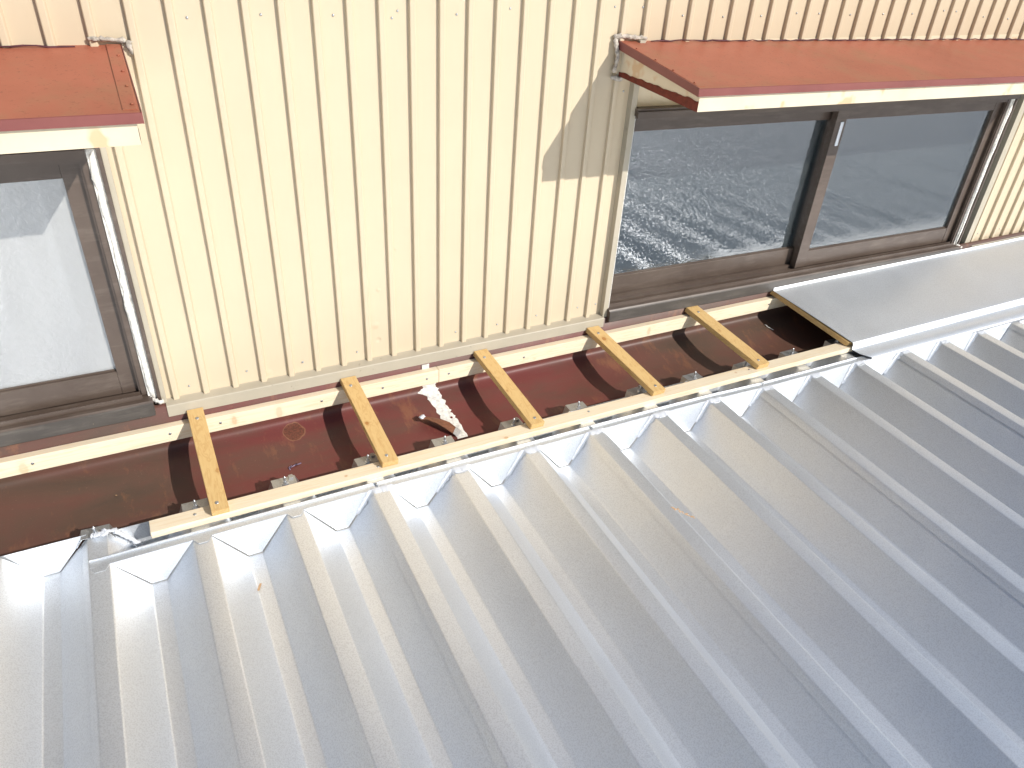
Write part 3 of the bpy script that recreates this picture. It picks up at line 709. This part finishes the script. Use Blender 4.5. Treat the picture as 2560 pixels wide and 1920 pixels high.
# ------------------------------------------------------------------ timbers
def screw_at(p, nrm, parent, r_=.0042):
    p = Vector(p); n_ = Vector(nrm).normalized(); s_ = MB()
    s_.tube([p-n_*.001, p+n_*.0006, p+n_*.0010], [r_, r_, r_*.7], 12)
    a = n_.orthogonal().normalized()*r_*.62; b = n_.cross(a); q = p+n_*.00105
    for u_, v_ in ((a, b*.18), (b, a*.18)):
        s_.add([q-u_-v_, q+u_-v_, q+u_+v_, q-u_+v_], [(0, 1, 2, 3)])
    return s_.build('screw', M['screw'], parent)
def batten(name, x0, x1, y0, y1, z0, z1, label, m_, sag=0):
    t = empty(name, ((x0+x1)/2, (y0+y1)/2, z0), label, 'timber batten', 'pale pine battens along the roof edge')
    MB().box((x0, y0, z0), (x1, y1, z1), .0011).build('body', m_, t); return t
bl = batten('timber_batten', -2.4, 1.5318, -.0465, -.0260, -.0885, -.0475, 'pale pine batten standing against the wall foot, left of the butt joint', M['pine'])
br = batten('timber_batten', 1.5326, 6.2, -.0465, -.0260, -.0885, -.0475, 'pale pine batten standing against the wall foot, right of the butt joint', M['pine'])
bf = batten('timber_batten', .7640, 6.2, -.3240, -.2840, -.1300, -.1130, 'long pale pine batten lying across the rib tops along the front', M['pine'])
for x in (.555, .84, .955, 1.205, 1.37): screw_at((x, -.0467, -.066), (0, -1, 0), bl, .0034)
for x in (1.497,): screw_at((x, -.0467, -.068), (0, -1, 0), bl, .0034)
for x in (1.562, 1.80, 2.76): screw_at((x, -.0467, -.066), (0, -1, 0), br, .0034)
for x in (.855, 1.27, 1.87, 2.452): screw_at((x, -.302, -.1128), (0, 0, 1), bf, .0036)

cpd = [(.8862, .8877, .037, -.327), (1.2629, 1.2770, .0405, -.316), (1.6473, 1.6818, .0400, -.3175), (2.0243, 2.0790, .0425, -.3135), (2.4056, 2.4726, .0455, -.3160), (2.7800, 2.8620, .040, -.3165)]
clab = ['yellow pine crosspiece bridging the gutter, the leftmost of the row', 'yellow pine crosspiece between the round rust patch and the white sealant joint', 'yellow pine crosspiece just right of the white sealant joint',
        'yellow pine crosspiece meeting the lower left corner of the right window', 'yellow pine crosspiece below the sill of the right window', 'crosspiece mostly hidden under the left edge of the flat cover flashing']
for i, (xb, xf, wd, yf) in enumerate(cpd):
    t = empty('crosspiece', (xb+wd/2, -.17, -.06), clab[i], 'timber crosspiece', 'crosspieces laid across the gutter')
    th = .0182; yb = -.0285
    zb_ = -.0216; zf_ = -.0246-.0709*((-yf-.04)/.277)
    s_ = (zf_-zb_)/(yf-yb); L = math.hypot(yf-yb, zf_-zb_)
    xsh = (xf-xb)/(yf+.04)
    bm = bmesh.new(); bmesh.ops.create_cube(bm, size=1)
    ang = math.atan(s_)
    for v in bm.verts:
        y = yb if v.co.y > 0 else yf; x = (xb if v.co.x < 0 else xb+wd) + xsh*(y+.04); z = (zb_ if v.co.y > 0 else zf_)
        if v.co.z < 0: y += th*math.sin(ang); z -= th*math.cos(ang)
        v.co = Vector((x, y, z))
    bmesh.ops.bevel(bm, geom=list(bm.edges), offset=.0009, segments=2, affect='EDGES')
    me = bpy.data.meshes.new('body'); bm.to_mesh(me); bm.free(); o = bpy.data.objects.new('body', me); C.objects.link(o)
    me.materials.append(M['pinec']); o.parent = t; o.matrix_parent_inverse = Matrix.Translation(-t.location)
    nrm = (0, -math.sin(ang), math.cos(ang))
    if i < 5:
        for q in (.105, .93):
            y = yb+(yf-yb)*q; x = xb+xsh*(y+.04)+wd*(.5+random.uniform(-.12, .12)); screw_at((x, y, zb_+s_*(y-yb)), nrm, t)

# ------------------------------------------------------------------ flat cover flashing on the right
cv = empty('cover_flashing', (3.6, -.2, -.05), 'flat silver cover flashing over the gutter at right, with a bright folded front edge', 'flashing')
def cov():
    x0b, x0f, x1 = 2.7740, 2.8700, 6.5
    zb_ = -.0207; zf_ = -.0936+.0006; yb, yf = -.0400, -.3273
    def L(y): return x0b+(x0f-x0b)*(y-yb)/(yf-yb)
    prof = [(-.0372, -.0105), (-.0384, -.0110), (-.0392, -.0195), (yb-.001, zb_)]
    nseg = 12
    for i in range(1, nseg): f = i/nseg; prof.append((yb+(yf+.003-yb)*f, zb_+(zf_+.0005-zb_)*f+.0012*math.sin(f*math.pi)))
    prof += [(yf+.003, zf_+.0007), (yf, zf_-.0006), (yf-.0016, zf_-.004), (yf-.0035, -.1150), (yf-.0065, -.1172), (-.3560, -.1205), (-.3850, -.1242), (-.3878, -.1285)]
    mb = MB(); n = 90; rows = []
    for j, (y, z) in enumerate(prof):
        xl = L(y) if y > yf-.006 else L(yf-.006)
        if y < -.345: xl = L(yf)+ (-.345-y)*.85
        row = []
        for i in range(n+1):
            f = (i/n)**1.5; x = xl+(x1-xl)*f
            yy = y-(.006*min(1, max(0, (x-3.0)/.7)) if y < -.34 else 0)
            row.append((x, yy, z + (.0022*noise.noise(Vector((x*2.4, y*5, 2))) if yb > y > yf+.01 else 0) + .0004*noise.noise(Vector((x*6, y*6, 9)))))
        rows.append(row)
    mb.sheet(rows, True); r3_ = [[(a, b, c-.0012) for a, b, c in r_] for r_ in rows]
    mb.sheet(r3_, True)
    return mb
cov().build('sheet', M['galv2'], cv)
for (x, y, z) in ((3.2976, -.352, -.1225), (4.2, -.354, -.1225)):
    screw_at((x, y, z+.0006), (0, -.25, .97), cv, .0048)

# ------------------------------------------------------------------ litter on the roof
shav(.9465, -.473, plane(-.473)+ZV+.001, R(-25), .020, .005, 'wood_shaving', 'curled wood shaving lying in the second valley of the ribbed roof')
cr = MB()
for i in range(46):
    f = i/46; x = 1.867+.030*f+random.gauss(0, .0018); y = -.685-.050*f+random.gauss(0, .0018); s_ = random.uniform(.0006, .0016)
    z = plane(y, 6)+.0016
    cr.box((x-s_, y-s_*.7, z), (x+s_, y+s_*.7, z+s_), 0, None)
tag(cr.build('sawdust', M['chip']), 'thin trail of yellow sawdust on a rib of the silver roof', 'sawdust', None, 'stuff')
for i, (x, y, lab) in enumerate(((.70, -.115, 'tiny orange wood shaving in the brown gutter left of the leftmost crosspiece'), (1.10, -.098, 'tiny wood shaving below the round rust patch in the gutter'), (1.036, -.105, 'tiny wood shaving right of the leftmost crosspiece in the gutter'))):
    z = -.1565+(y+.11)*(-.37) if y > -.11 else -.158
    shav(x, y, z+.0008, random.uniform(-1, 1), .007, .002, 'wood_shaving', lab, pitch=R(-22))

try:
    sc.cycles.max_bounces = 8; sc.cycles.transparent_max_bounces = 12; sc.cycles.caustics_reflective = True; sc.cycles.blur_glossy = 0.5
except Exception: pass
